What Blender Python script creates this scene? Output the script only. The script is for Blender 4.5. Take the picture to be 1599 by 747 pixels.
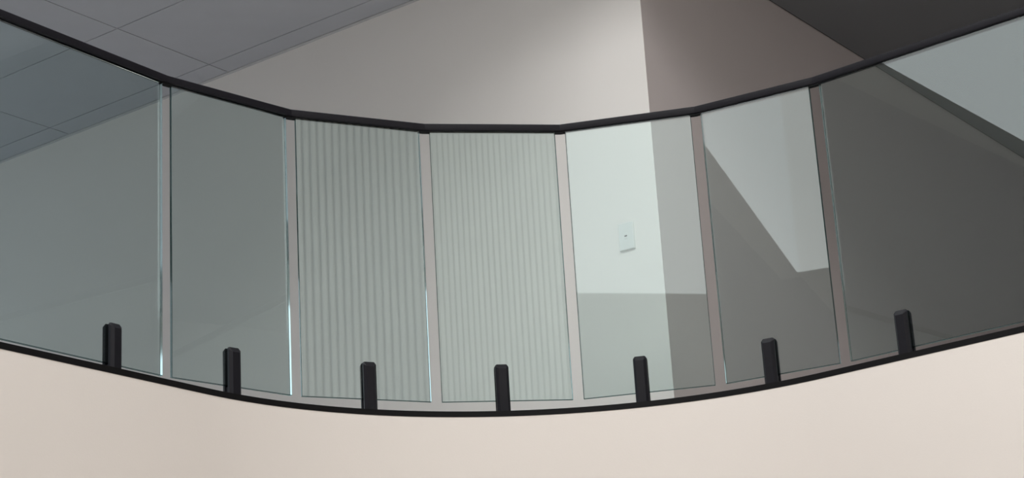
import bpy, bmesh, math
from mathutils import Vector, Matrix

for o in list(bpy.data.objects):
    bpy.data.objects.remove(o)
S = bpy.context.scene
COL = S.collection

# ------------------------------------------------------------------ camera, world, exposure
CZ = 1.60                                    # eye height above the ground floor
F_PX, PITCH, ROLL = 2984.9, 0.31409, 0.06044
cd = bpy.data.cameras.new('camera')
cam = bpy.data.objects.new('camera', cd)
COL.objects.link(cam)
cd.sensor_fit = 'HORIZONTAL'
cd.sensor_width = 36.0
cd.lens = F_PX / 1599 * 36.0
cd.clip_start, cd.clip_end = 0.05, 200
cam.matrix_world = Matrix.Translation((0, 0, CZ)) @ Matrix.Rotation(math.pi / 2 + PITCH, 4, 'X') @ Matrix.Rotation(-ROLL, 4, 'Z')
S.camera = cam
S.cycles.max_bounces = 8
S.cycles.transparent_max_bounces = 16

w = bpy.data.worlds.new('world')
S.world = w
w.use_nodes = True
w.node_tree.nodes['Background'].inputs[0].default_value = (0.75, 0.85, 1.0, 1)
w.node_tree.nodes['Background'].inputs[1].default_value = 0.6

S.view_settings.view_transform = 'Standard'
S.view_settings.look = 'None'
S.view_settings.gamma = 1
S.view_settings.exposure = 0.0
S.view_settings.use_curve_mapping = False

SKY = 10.5            # unseen skylight over the void, added to light the walls
ENTRY = 2.6          # unseen entrance glow behind the viewer, added to light the curved wall
GLOW_W = 2.9        # unseen glowing panel, added to brighten reflections in the glass
GLOW_S = 2.6  # same for the added panel on the south side
WEST = 1.5           # unseen upstairs glow, added for bright glass edges and left ceiling
EAST = 0.8           # unseen upstairs glows, added to brighten the right-hand glass edges

# ------------------------------------------------------------------ building axes
TH = 2.51317
E_ = Vector((-math.cos(TH), -math.sin(TH)))          # building "east"
S_ = Vector((-math.sin(TH), math.cos(TH)))           # building "south" (behind the viewer)
def P(e, s, z=0.0):
    v = E_ * e + S_ * s
    return Vector((v.x, v.y, z))
UP = Vector((0, 0, 1))
EW, SW = -3.891, -6.388          # outside corner of the upper walls
VW, VN, VS, VE = -4.20, -5.633, 1.08, 2.50   # edges of the void
XW, XN, XS = -9.5, -12.0, 4.6    # outer walls
ZB = CZ + 1.51185                # bottom edge of the glass
ZT = ZB + 1.0                    # underside of the handrail
ZF = ZB - 0.06167                # upper floor
ZC = CZ + 3.855                  # upper ceiling
ZV = CZ + 5.8                    # ceiling of the void

# ------------------------------------------------------------------ materials
def mat(name, base, rough=0.6, spec=0.3, bump=0.0, bscale=300.0, vary=0.0, vscale=1.5, metal=0.0):
    m = bpy.data.materials.new(name)
    m.use_nodes = True
    nt = m.node_tree
    b = nt.nodes['Principled BSDF']
    b.inputs['Roughness'].default_value = rough
    b.inputs['Specular IOR Level'].default_value = spec
    b.inputs['Metallic'].default_value = metal
    b.inputs['Base Color'].default_value = (*base, 1)
    tc = nt.nodes.new('ShaderNodeTexCoord')
    if vary:
        n = nt.nodes.new('ShaderNodeTexNoise')
        n.inputs['Scale'].default_value = vscale
        n.inputs['Detail'].default_value = 4
        nt.links.new(tc.outputs['Object'], n.inputs['Vector'])
        r = nt.nodes.new('ShaderNodeValToRGB')
        r.color_ramp.elements[0].position = 0.3
        r.color_ramp.elements[1].position = 0.7
        r.color_ramp.elements[0].color = (*[c * (1 - vary) for c in base], 1)
        r.color_ramp.elements[1].color = (*[min(1, c * (1 + vary)) for c in base], 1)
        nt.links.new(n.outputs['Fac'], r.inputs['Fac'])
        nt.links.new(r.outputs['Color'], b.inputs['Base Color'])
    if bump:
        n2 = nt.nodes.new('ShaderNodeTexNoise')
        n2.inputs['Scale'].default_value = bscale
        n2.inputs['Detail'].default_value = 3
        nt.links.new(tc.outputs['Object'], n2.inputs['Vector'])
        bp = nt.nodes.new('ShaderNodeBump')
        bp.inputs['Strength'].default_value = bump
        bp.inputs['Distance'].default_value = 0.002
        nt.links.new(n2.outputs['Fac'], bp.inputs['Height'])
        nt.links.new(bp.outputs['Normal'], b.inputs['Normal'])
    return m

def emit(name, col, strength):
    m = bpy.data.materials.new(name)
    m.use_nodes = True
    nt = m.node_tree
    nt.nodes.clear()
    o = nt.nodes.new('ShaderNodeOutputMaterial')
    e = nt.nodes.new('ShaderNodeEmission')
    e.inputs[0].default_value = (*col, 1)
    e.inputs[1].default_value = strength
    nt.links.new(e.outputs[0], o.inputs[0])
    return m

def glass_face(tint):
    """one face of a flat float-glass pane: tinted transmission + Fresnel (Schlick) mirror"""
    m = bpy.data.materials.new('tinted_pane_glass')
    m.use_nodes = True
    nt = m.node_tree
    nt.nodes.clear()
    o = nt.nodes.new('ShaderNodeOutputMaterial')
    t = nt.nodes.new('ShaderNodeBsdfTransparent')
    t.inputs[0].default_value = (*[math.sqrt(c) for c in tint], 1)
    g = nt.nodes.new('ShaderNodeBsdfGlossy')
    g.inputs[0].default_value = (1, 1, 1, 1)
    g.inputs['Roughness'].default_value = 0.0
    lw = nt.nodes.new('ShaderNodeLayerWeight')
    lw.inputs['Blend'].default_value = 0.5
    p5 = nt.nodes.new('ShaderNodeMath'); p5.operation = 'POWER'; p5.inputs[1].default_value = 5
    ma = nt.nodes.new('ShaderNodeMath'); ma.operation = 'MULTIPLY_ADD'
    ma.inputs[1].default_value = 0.95; ma.inputs[2].default_value = 0.05
    mx = nt.nodes.new('ShaderNodeMixShader')
    nt.links.new(lw.outputs['Facing'], p5.inputs[0])
    nt.links.new(p5.outputs[0], ma.inputs[0])
    nt.links.new(ma.outputs[0], mx.inputs[0])
    nt.links.new(t.outputs[0], mx.inputs[1])
    nt.links.new(g.outputs[0], mx.inputs[2])
    nt.links.new(mx.outputs[0], o.inputs[0])
    return m

def glass_edge():
    m = bpy.data.materials.new('polished_glass_edge')
    m.use_nodes = True
    nt = m.node_tree
    nt.nodes.clear()
    o = nt.nodes.new('ShaderNodeOutputMaterial')
    g = nt.nodes.new('ShaderNodeBsdfGlossy')
    g.inputs[0].default_value = (0.88, 0.97, 0.97, 1)
    g.inputs['Roughness'].default_value = 0.06
    t = nt.nodes.new('ShaderNodeBsdfTransparent')
    t.inputs[0].default_value = (0.10, 0.17, 0.17, 1)
    mx = nt.nodes.new('ShaderNodeMixShader')
    fr = nt.nodes.new('ShaderNodeFresnel')
    fr.inputs['IOR'].default_value = 1.52
    nt.links.new(fr.outputs[0], mx.inputs[0])
    nt.links.new(t.outputs[0], mx.inputs[1])
    nt.links.new(g.outputs[0], mx.inputs[2])
    nt.links.new(mx.outputs[0], o.inputs[0])
    return m

M = {}
M['wall'] = mat('painted_wall', (0.76, 0.71, 0.685), 0.7, 0.2, 0.08, 260, 0.012, 2.0)
M['wall_mauve'] = mat('painted_wall_mauve', (0.63, 0.545, 0.535), 0.7, 0.2, 0.08, 260, 0.012, 2.0)
M['fascia'] = mat('painted_plaster', (0.67, 0.605, 0.57), 0.65, 0.25, 0.10, 180, 0.012, 1.6)
M['void_wall'] = mat('white_void_wall', (0.90, 0.91, 0.89), 0.6, 0.2, 0.05, 200)
M['tile'] = mat('mineral_fibre_tile', (0.55, 0.545, 0.585), 0.9, 0.1, 0.25, 420, 0.02, 6.0)
M['grid'] = mat('dark_tile_joint', (0.05, 0.05, 0.055), 0.9, 0.1, 0.05)
M['angle'] = mat('white_wall_angle', (0.62, 0.60, 0.61), 0.5, 0.3, 0.03)
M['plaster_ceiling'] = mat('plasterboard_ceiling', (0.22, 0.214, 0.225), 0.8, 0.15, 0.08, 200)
M['black'] = mat('black_powder_coat', (0.010, 0.009, 0.012), 0.40, 0.16, 0.15, 900)
M['trim'] = mat('black_edge_angle', (0.005, 0.0045, 0.005), 0.55, 0.12, 0.05, 600)
M['rubber'] = mat('black_rubber', (0.008, 0.008, 0.009), 0.8, 0.2, 0.05)
M['switch'] = mat('white_switch_plastic', (0.68, 0.68, 0.67), 0.35, 0.5, 0.02)
M['mark'] = mat('grey_switch_mark', (0.02, 0.02, 0.022), 0.5, 0.3, 0.02)
M['board'] = mat('pale_painted_board', (0.86, 0.84, 0.77), 0.6, 0.25, 0.06, 120, 0.04, 3.0)
M['groove'] = mat('dark_board_backing', (0.05, 0.05, 0.045), 0.8, 0.2, 0.05)
M['floor'] = mat('ground_floor_tile', (0.46, 0.44, 0.42), 0.5, 0.35, 0.05, 60, 0.05, 0.8)
M['carpet'] = mat('grey_carpet', (0.42, 0.41, 0.40), 0.95, 0.05, 0.5, 700, 0.08, 40)
M['frame'] = mat('dark_panel_frame', (0.03, 0.03, 0.035), 0.45, 0.4, 0.03)
M['face'] = glass_face((0.755, 0.86, 0.855))
M['edge'] = glass_edge()
M['sky'] = emit('added_skylight_glow', (0.97, 1.0, 1.0), SKY)
M['glow_w'] = emit('added_reflection_glow_west', (0.95, 1.0, 1.0), GLOW_W)
M['glow_s'] = emit('added_reflection_glow_south', (0.97, 1.0, 0.98), GLOW_S)
M['entry'] = emit('added_entry_glow', (1.0, 0.97, 0.92), ENTRY)
M['west'] = emit('added_west_glow', (0.82, 0.93, 1.0), WEST)
M['east'] = emit('added_north_glow', (0.90, 0.97, 1.0), EAST)

# ------------------------------------------------------------------ helpers
def mesh_obj(name, verts, faces, m, parent=None, smooth=False, fmats=None):
    me = bpy.data.meshes.new(name)
    me.from_pydata([tuple(v) for v in verts], [], faces)
    for x in (m if isinstance(m, (list, tuple)) else [m]):
        me.materials.append(x)
    if fmats:
        for f, i in zip(me.polygons, fmats):
            f.material_index = i
    bm = bmesh.new(); bm.from_mesh(me)
    bmesh.ops.recalc_face_normals(bm, faces=bm.faces)
    bm.to_mesh(me); bm.free()
    if smooth:
        for f in me.polygons:
            f.use_smooth = True
    o = bpy.data.objects.new(name, me)
    COL.objects.link(o)
    o.parent = parent
    return o

BOXF = [(0, 3, 2, 1), (4, 5, 6, 7), (0, 1, 5, 4), (1, 2, 6, 5), (2, 3, 7, 6), (3, 0, 4, 7)]
def slab(name, e0, e1, s0, s1, z0, z1, m, parent=None):
    """a box aligned with the building"""
    v = [P(e0, s0, z0), P(e1, s0, z0), P(e1, s1, z0), P(e0, s1, z0), P(e0, s0, z1), P(e1, s0, z1), P(e1, s1, z1), P(e0, s1, z1)]
    return mesh_obj(name, v, BOXF, m, parent)

def sweep(name, path, prof, m, parent=None, normals=None, smooth=False, closed_ends=True):
    """profile (offset outwards, z) swept along a plan polyline; normals = mitre vectors"""
    n = len(prof)
    verts, faces = [], []
    for p, nn in zip(path, normals):
        for (o, z) in prof:
            verts.append((p.x + nn.x * o, p.y + nn.y * o, z))
    for i in range(len(path) - 1):
        for k in range(n):
            a, b = i * n + k, i * n + (k + 1) % n
            faces.append((a, b, b + n, a + n))
    if closed_ends:
        faces.append(tuple(range(n)))
        faces.append(tuple(range((len(path) - 1) * n, len(path) * n)))
    o = mesh_obj(name, verts, faces, m, parent)
    if smooth:
        me = o.data
        for f in me.polygons:
            f.use_smooth = True
        me.set_sharp_from_angle(angle=math.radians(35))
    return o

def struct(o):
    o['kind'] = 'structure'
    return o
def tag(o, label, cat, group=None):
    o['label'] = label
    o['category'] = cat
    if group:
        o['group'] = group
    return o
def thing(name, loc, rz, label, cat, group=None):
    o = bpy.data.objects.new(name, None)
    o.empty_display_size = 0.1
    COL.objects.link(o)
    o.location = loc
    o.rotation_euler = (0, 0, rz)
    return tag(o, label, cat, group)

# ------------------------------------------------------------------ plan of the gallery edge (curved corner)
HA, HB = 0.96648, -0.68028
C2 = Vector((0.13694, 5.00342)); RT = 1.35306
def unit(a):
    return Vector((math.cos(a), math.sin(a)))
edge_path, edge_norm = [], []
nl = unit(HA + math.pi / 2)
startp = C2 + nl * RT
edge_path.append(startp - unit(HA) * 6.6); edge_norm.append(nl)
NARC = 64
for i in range(NARC + 1):
    a = HA + (HB - HA) * i / NARC + math.pi / 2
    edge_path.append(C2 + unit(a) * RT); edge_norm.append(unit(a))
nr = unit(HB + math.pi / 2)
edge_path.append(C2 + nr * RT + unit(HB) * 5.6); edge_norm.append(nr)

# curved plaster wall below the gallery
struct(sweep('wall_curved', edge_path, [(0.0012, 0.0), (0.0012, ZF - 0.0196), (0.16, ZF - 0.0196), (0.16, 0.0)], M['fascia'], normals=edge_norm, smooth=True))
# black angle along the gallery edge
struct(sweep('trim_1', edge_path, [(0.0, ZF - 0.0198), (0.0, ZF), (0.05, ZF), (0.05, ZF - 0.003), (0.003, ZF - 0.003), (0.003, ZF - 0.0198)], M['trim'], normals=edge_norm, smooth=True))
# upper floor
struct(sweep('floor_upper', edge_path, [(0.006, ZF - 0.010), (0.006, ZF - 0.004), (4.6, ZF - 0.004), (4.6, ZF - 0.25), (0.17, ZF - 0.25), (0.17, ZF - 0.010)], M['carpet'], normals=edge_norm))

# ------------------------------------------------------------------ upper walls with the outside corner
def prism(name, plan, z0, z1, m):
    n = len(plan)
    v = [P(e, q, z0) for e, q in plan] + [P(e, q, z1) for e, q in plan]
    f = [tuple(range(n)), tuple(range(n, 2 * n))] + [(k, (k + 1) % n, (k + 1) % n + n, k + n) for k in range(n)]
    return mesh_obj(name, v, f, m)
struct(prism('wall_left', [(EW, SW), (XW, SW), (XW, SW - 0.12), (EW - 0.12, SW - 0.12)], ZF - 0.2, ZC + 0.1, M['wall']))
struct(prism('wall_right', [(EW, SW), (EW, XN), (EW - 0.12, XN), (EW - 0.12, SW - 0.12)], ZF - 0.2, ZC + 0.1, M['wall_mauve']))

# tiled ceiling over the west corridor, every tile a piece
cl = bpy.data.objects.new('ceiling_left', None); COL.objects.link(cl); struct(cl)
slab('ceiling_backing', XW, -3.927, SW, VN, ZC + 0.010, ZC + 0.05, M['grid'], cl)
slab('ceiling_backing', XW, VW - 0.02, VN, XS, ZC + 0.010, ZC + 0.05, M['grid'], cl)
G = 0.0034
cols = [(-3.927, -5.127)] + [(-5.127 - 1.2 * k, -6.327 - 1.2 * k) for k in range(3)]
rows = [(SW + 0.022, SW + 0.155)] + [(SW + 0.155 + 0.6 * k, SW + 0.755 + 0.6 * k) for k in range(18)]
for (ea, eb) in cols:
    for (sa, sb) in rows:
        e1 = ea
        if sb > VN + 0.01:
            e1 = min(ea, VW - 0.02)
        e0 = max(eb, XW)
        slab('ceiling_tile', e0 + G, e1 - G, sa + G, sb - G, ZC, ZC + 0.012, M['tile'], cl)
struct(slab('trim_2', XW, EW, SW, SW + 0.019, ZC - 0.002, ZC + 0.012, M['angle']))

# plain ceiling over the north corridor with a thin shadow line at the wall
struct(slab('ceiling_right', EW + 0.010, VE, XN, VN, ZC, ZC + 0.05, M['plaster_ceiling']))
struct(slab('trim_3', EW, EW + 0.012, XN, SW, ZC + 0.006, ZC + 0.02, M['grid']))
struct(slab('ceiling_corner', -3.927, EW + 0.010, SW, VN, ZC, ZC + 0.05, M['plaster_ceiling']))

# ------------------------------------------------------------------ the tall void: walls above the gallery, ceiling with an added skylight
def ew(q):                       # west side of the void, skewed to place its reflected edge
    return -4.08 - 0.0365 * (q + 2.75)
struct(prism('wall_void_west', [(ew(VN - 0.12), VN - 0.12), (ew(VS), VS), (-4.36, VS), (-4.36, VN - 0.12)], ZC - 0.002, ZV, M['void_wall']))
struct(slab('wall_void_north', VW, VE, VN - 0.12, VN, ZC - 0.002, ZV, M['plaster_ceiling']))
struct(slab('wall_void_south', -4.36, VE, VS, VS + 0.12, ZC - 0.002, ZV, M['void_wall']))
struct(slab('ceiling_south', VW - 0.02, VE, VS + 0.12, XS, ZC, ZC + 0.05, M['void_wall']))
cv = struct(slab('ceiling_void', VW - 0.12, VE + 0.1, VN - 0.12, VS + 0.12, ZV, ZV + 0.1, M['void_wall']))
KE0, KE1, KS0, KS1 = -3.6, 0.4, -3.1, -0.6
sk = struct(slab('added_skylight', KE0, KE1, KS0, KS1, ZV - 0.02, ZV - 0.004, M['sky']))  # invented light source, out of view above the void
for k in range(5):
    e = KE0 + (KE1 - KE0) * k / 4
    slab('glazing_bar', e - 0.02, e + 0.02, KS0 - 0.03, KS1 + 0.03, ZV - 0.06, ZV - 0.021, M['frame'], sk)

# glowing panels added west and south of the void for bright glass reflections
N0 = VN + 0.2
cw = struct(prism('added_light_panel_4', [(ew(N0), N0), (ew(N0) + 0.02, N0), (ew(VS) + 0.02, VS), (ew(VS), VS)], ZC, ZV - 0.25, M['glow_w']))
wh = prism('added_panel_head', [(ew(N0), N0), (ew(N0) + 0.05, N0), (ew(VS) + 0.05, VS), (ew(VS), VS)], ZV - 0.25, ZV - 0.19, M['void_wall'])
wh.parent = cw
cs = struct(slab('added_light_panel_5', ew(VS) + 0.005, VE - 0.05, VS - 0.02, VS, ZC + 0.0, ZV - 0.25, M['glow_s']))
slab('added_panel_head', VW + 0.05, VE - 0.05, VS - 0.05, VS, ZV - 0.25, ZV - 0.19, M['void_wall'], cs)

# outer walls and ground floor
struct(slab('floor', XW, VE + 0.1, XN, XS, -0.1, 0.0, M['floor']))
we = struct(slab('wall_east', VE + 0.03, VE + 0.15, XN, XS, 0.0, ZV, M['groove']))
PITCH_B, BW = 0.055, 0.044
proto = None
nb = int((VS - VN) / PITCH_B)
for k in range(nb):
    s0 = VN + 0.01 + k * PITCH_B
    if proto is None:
        hw = BW / 2
        loc = [(0, -hw), (0, hw)]
        v = []
        for z in (0.0, ZV - 0.01):
            v += [P(0.03, -hw, z), P(0.0, -hw + 0.004, z), P(0.0, hw - 0.004, z), P(0.03, hw, z)]
        proto = mesh_obj('wall_board', v, [(0, 1, 2, 3), (4, 5, 6, 7), (0, 1, 5, 4), (1, 2, 6, 5), (2, 3, 7, 6), (3, 0, 4, 7)], M['board'], we)
        b = proto
    else:
        b = proto.copy(); COL.objects.link(b); b.parent = we
    b.location = P(VE, s0 + BW / 2, 0)
struct(slab('wall_east_plain', VE, VE + 0.03, XN, VN, 0.0, ZV, M['wall']))
struct(slab('wall_east_lobby', VE, VE + 0.03, VS, XS, 0.0, ZV, M['wall']))
ws = struct(slab('wall_south', XW, VE + 0.1, XS, XS + 0.12, 0.0, ZC + 0.05, M['wall']))
struct(slab('wall_west', XW - 0.12, XW, XN, XS, 0.0, ZC + 0.05, M['wall']))
struct(slab('wall_north', XW, VE + 0.1, XN - 0.12, XN, 0.0, ZC + 0.05, M['wall']))

def added_light_panel(n, e0, e1, s0, s1, z0, z1, m, nbar):
    """added glowing panel with a frame; thin in e or in s"""
    g = struct(slab(n, e0, e1, s0, s1, z0, z1, m))
    along_e = (e1 - e0) > (s1 - s0)
    for k in range(nbar + 1):
        if along_e:
            c = e0 + (e1 - e0) * k / nbar
            slab('mullion', c - 0.03, c + 0.03, s0 - 0.03, s1 + 0.0, z0, z1, M['frame'], g)
        else:
            c = s0 + (s1 - s0) * k / nbar
            slab('mullion', e0 - 0.02, e1 + 0.02, c - 0.03, c + 0.03, z0, z1, M['frame'], g)
    return g
added_light_panel('added_light_panel_1', -2.6, 2.2, XS - 0.03, XS - 0.005, 0.15, 2.6, M['entry'], 4)  # entrance glow out of view, added to brighten the curved wall
added_light_panel('added_light_panel_2', XW + 0.005, XW + 0.03, -5.9, 2.0, ZF + 0.4, ZF + 2.1, M['west'], 6)  # added glow that lights the glass edges and left ceiling
added_light_panel('added_light_panel_3', -2.4, -1.2, XN + 0.005, XN + 0.03, ZF + 0.2, ZF + 1.75, M['east'], 1)  # added glow, mirrored low in the right-hand glass edges
added_light_panel('added_light_panel_6', 0.5, 1.7, XN + 0.005, XN + 0.03, ZF + 0.2, ZF + 1.75, M['east'], 1)  # second added glow for those glass edges

# ------------------------------------------------------------------ balustrade plan
V = [Vector(p) for p in ((-1.11574, 5.84725), (-0.75075, 6.20886), (-0.29373, 6.42219), (0.1974, 6.51124), (0.68707, 6.41351), (1.08618, 6.20186))]
H1, H7 = 0.97009, -0.66931
ENDL = 2.4
VV = [V[0] - unit(H1) * ENDL] + V + [V[5] + unit(H7) * ENDL]
GAP = 0.039
TG = 0.012

panel_labels = [
    'large glass panel at far left, the tiled ceiling seen through it',
    'narrow glass panel between the large left panel and the striped reflections',
    'left one of two glass panels reflecting vertical stripes',
    'right one of two glass panels reflecting vertical stripes',
    'glass panel in front of the white switch plate and wall corner',
    'glass panel with a slanted pale reflection, right of the switch plate',
    'large glass panel at far right, before the dark ceiling',
]
def local_pane(name, L, label):
    """pane in local axes: x along, y thickness, z up; slightly arrised edges"""
    x, y, c = L / 2, TG / 2, 0.0012
    z0, z1 = 0.0, ZT - ZB
    v = [(-x, -y + c, z0), (-x + c, -y, z0 + c), (x - c, -y, z0 + c), (x, -y + c, z0),
         (-x, -y + c, z1), (-x + c, -y, z1 - c), (x - c, -y, z1 - c), (x, -y + c, z1)]
    v += [(a, -b, z) for a, b, z in v]
    f = [(1, 2, 6, 5), (9, 13, 14, 10)]
    e = [(0, 1, 5, 4), (2, 3, 7, 6), (0, 3, 2, 1), (4, 5, 6, 7),
         (8, 12, 13, 9), (10, 14, 15, 11), (8, 9, 10, 11), (12, 15, 14, 13),
         (0, 4, 12, 8), (3, 11, 15, 7), (0, 8, 11, 3), (4, 7, 15, 12)]
    return mesh_obj(name, v, f + e, [M['face'], M['edge']], None, fmats=[0] * len(f) + [1] * len(e))

panes = []
for i in range(7):
    a, b = VV[i], VV[i + 1]
    d = (b - a).normalized()
    L = (b - a).length
    lo = GAP / 2 if i > 0 else 0.0
    hi = GAP / 2 if i < 6 else 0.0
    c = a + d * (lo + (L - lo - hi) / 2)
    o = local_pane('glass_panel', L - lo - hi, panel_labels[i])
    o.location = (c.x, c.y, ZB)
    o.rotation_euler = (0, 0, math.atan2(d.y, d.x))
    tag(o, panel_labels[i], 'glass panel', 'glass panels of the curved balustrade')
    panes.append(o)

# ------------------------------------------------------------------ handrail: mitred sections of black slotted tube
rail = thing('handrail', (0, 0, 0), 0, 'thin black metal handrail capping the curved row of glass panels', 'handrail')
def mitres(pts):
    out = []
    for i in range(len(pts)):
        ns = []
        if i > 0:
            d = (pts[i] - pts[i - 1]).normalized(); ns.append(Vector((-d.y, d.x)))
        if i < len(pts) - 1:
            d = (pts[i + 1] - pts[i]).normalized(); ns.append(Vector((-d.y, d.x)))
        if len(ns) == 1:
            out.append(ns[0])
        else:
            m = (ns[0] + ns[1]).normalized()
            out.append(m / m.dot(ns[0]))
    return out
MIT = mitres(VV)
RW, RH = 0.016, 0.026
rail_prof = [(-RW + 0.005, ZT), (-RW + 0.0015, ZT + 0.0015), (-RW, ZT + 0.005), (-RW, ZT + RH - 0.003), (-RW + 0.003, ZT + RH),
             (RW - 0.003, ZT + RH), (RW, ZT + RH - 0.003), (RW, ZT + 0.005), (RW - 0.0015, ZT + 0.0015), (RW - 0.005, ZT)]
for i in range(7):
    sweep('rail_section', [VV[i], VV[i + 1]], rail_prof, M['black'], rail, normals=[MIT[i], MIT[i + 1]], smooth=True)
for i in range(1, 7):
    d0 = (VV[i] - VV[i - 1]).normalized(); d1 = (VV[i + 1] - VV[i]).normalized()
    path = [VV[i] - d0 * (GAP / 2 + 0.001), VV[i], VV[i] + d1 * (GAP / 2 + 0.001)]
    nn = [Vector((-d0.y, d0.x)), MIT[i], Vector((-d1.y, d1.x))]
    sweep('slot_filler', path, [(-0.0095, ZT - 0.005), (-0.0095, ZT + 0.002), (0.0095, ZT + 0.002), (0.0095, ZT - 0.005)], M['rubber'], rail, normals=nn)

# ------------------------------------------------------------------ spigot clamps
JW, JH, JT = 0.046, 0.190, 0.019
def jaw_mesh(name, sign):
    w, c, t = JW / 2, 0.009, JT
    y0, y1 = TG / 2 + 0.0016, TG / 2 + 0.0016 + t
    topc = 0.018
    # plan outline with chamfered outer corners, swept up; top slopes back from the outer face
    low = [(-w, y0), (-w, y1 - c), (-w + c, y1), (w - c, y1), (w, y1 - c), (w, y0)]
    verts, faces = [], []
    for (x, y) in low:
        verts.append((x, -y * sign, 0.0))
    for (x, y) in low:
        verts.append((x, -y * sign, JH - topc if y > y1 - 0.001 else (JH - topc * 0.55 if y > y0 + 0.001 else JH - 0.005)))
    top = [(-w + 0.004, y0), (-w + 0.006, y0 + 0.006), (w - 0.006, y0 + 0.006), (w - 0.004, y0)]
    for (x, y) in top:
        verts.append((x, -y * sign, JH))
    n = 6
    for k in range(n):
        faces.append((k, (k + 1) % n, (k + 1) % n + n, k + n))
    faces.append(tuple(range(n)))
    t0 = 12
    faces += [(6, 7, t0 + 1, t0), (7, 8, t0 + 1), (8, 9, t0 + 2, t0 + 1), (9, 10, t0 + 2), (10, 11, t0 + 3, t0 + 2), (11, 6, t0, t0 + 3), (t0, t0 + 1, t0 + 2, t0 + 3)]
    return verts, faces

def boxv(x0, x1, y0, y1, z0, z1):
    return [(x0, y0, z0), (x1, y0, z0), (x1, y1, z0), (x0, y1, z0), (x0, y0, z1), (x1, y0, z1), (x1, y1, z1), (x0, y1, z1)]

proto_parts = None
spig_labels = {
    0: ['black clamp at foot of large far-left glass panel, below the ceiling tiles',
        ],
    1: ['black clamp at foot of the narrow panel left of the stripes'],
    2: ['black clamp at foot of the left striped-reflection panel'],
    3: ['black clamp at foot of the right striped-reflection panel, lowest of all clamps'],
    4: ['black clamp at foot of the glass panel below the switch plate'],
    5: ['black clamp at foot of the panel with the slanted pale reflection'],
    6: ['rightmost black clamp, at foot of the large far-right glass panel',
        ],
}
spig_at = {0: [ENDL - 0.229], 1: [0.2545], 2: [0.2588], 3: [0.232], 4: [0.2267], 5: [0.189], 6: [0.2256]}
for i in range(7):
    a, b = VV[i], VV[i + 1]
    d = (b - a).normalized()
    for t, lab in zip(spig_at[i], spig_labels[i]):
        c = a + d * t
        root = thing('spigot_clamp', (c.x, c.y, ZF), math.atan2(d.y, d.x), lab, 'clamp', 'black clamps holding the glass panels')
        if proto_parts is None:
            v, f = jaw_mesh('front_jaw', 1)
            pf = mesh_obj('front_jaw', v, f, M['black'], root)
            v, f = jaw_mesh('rear_jaw', -1)
            pr = mesh_obj('rear_jaw', v, f, M['black'], root)
            h = ZB - ZF - 0.003
            pb = mesh_obj('base_block', boxv(-0.019, 0.019, -TG / 2 - 0.0016, TG / 2 + 0.0016, 0, h), BOXF, M['black'], root)
            g1 = mesh_obj('front_gasket', boxv(-0.0215, 0.0215, -TG / 2 - 0.0015, -TG / 2 - 0.0001, h + 0.004, JH - 0.008), BOXF, M['rubber'], root)
            g2 = mesh_obj('rear_gasket', boxv(-0.0215, 0.0215, TG / 2 + 0.0001, TG / 2 + 0.0015, h + 0.004, JH - 0.008), BOXF, M['rubber'], root)
            proto_parts = [pf, pr, pb, g1, g2]
        else:
            for q in proto_parts:
                n = q.copy(); COL.objects.link(n); n.parent = root

# ------------------------------------------------------------------ switch plate on the left wall, near the corner
sc = P(-4.050, SW, CZ + 2.432)
rz = math.atan2(E_.y, E_.x)
sw = thing('light_switch', sc, rz, 'white rectangular switch plate on pale wall beside the outside corner', 'switch')
# local: x along east, -y out of the wall (south is -90 degrees from east)
def plate(name, w_, h_, y0, y1, ch, m, dz=0.0, parent=None):
    a = [(-w_ / 2, y0), (w_ / 2, y0)]
    v = []
    for (ww, hh, y) in ((w_, h_, y0), (w_, h_, y1 - ch), (w_ - 2 * ch, h_ - 2 * ch, y1)):
        v += [(-ww / 2, -y, dz - hh / 2), (ww / 2, -y, dz - hh / 2), (ww / 2, -y, dz + hh / 2), (-ww / 2, -y, dz + hh / 2)]
    f = [(0, 1, 2, 3), (8, 9, 10, 11)]
    for r in (0, 4):
        for k in range(4):
            f.append((r + k, r + (k + 1) % 4, r + 4 + (k + 1) % 4, r + 4 + k))
    return mesh_obj(name, v, f, m, parent)
plate('cover_plate', 0.073, 0.117, 0.0, 0.012, 0.002, M['switch'], 0, sw)
pr_ = plate('rocker', 0.018, 0.026, 0.0115, 0.0132, 0.0008, M['switch'], 0.0, sw)
plate('indicator_mark', 0.013, 0.006, 0.0130, 0.0137, 0.0002, M['mark'], 0.0, pr_)
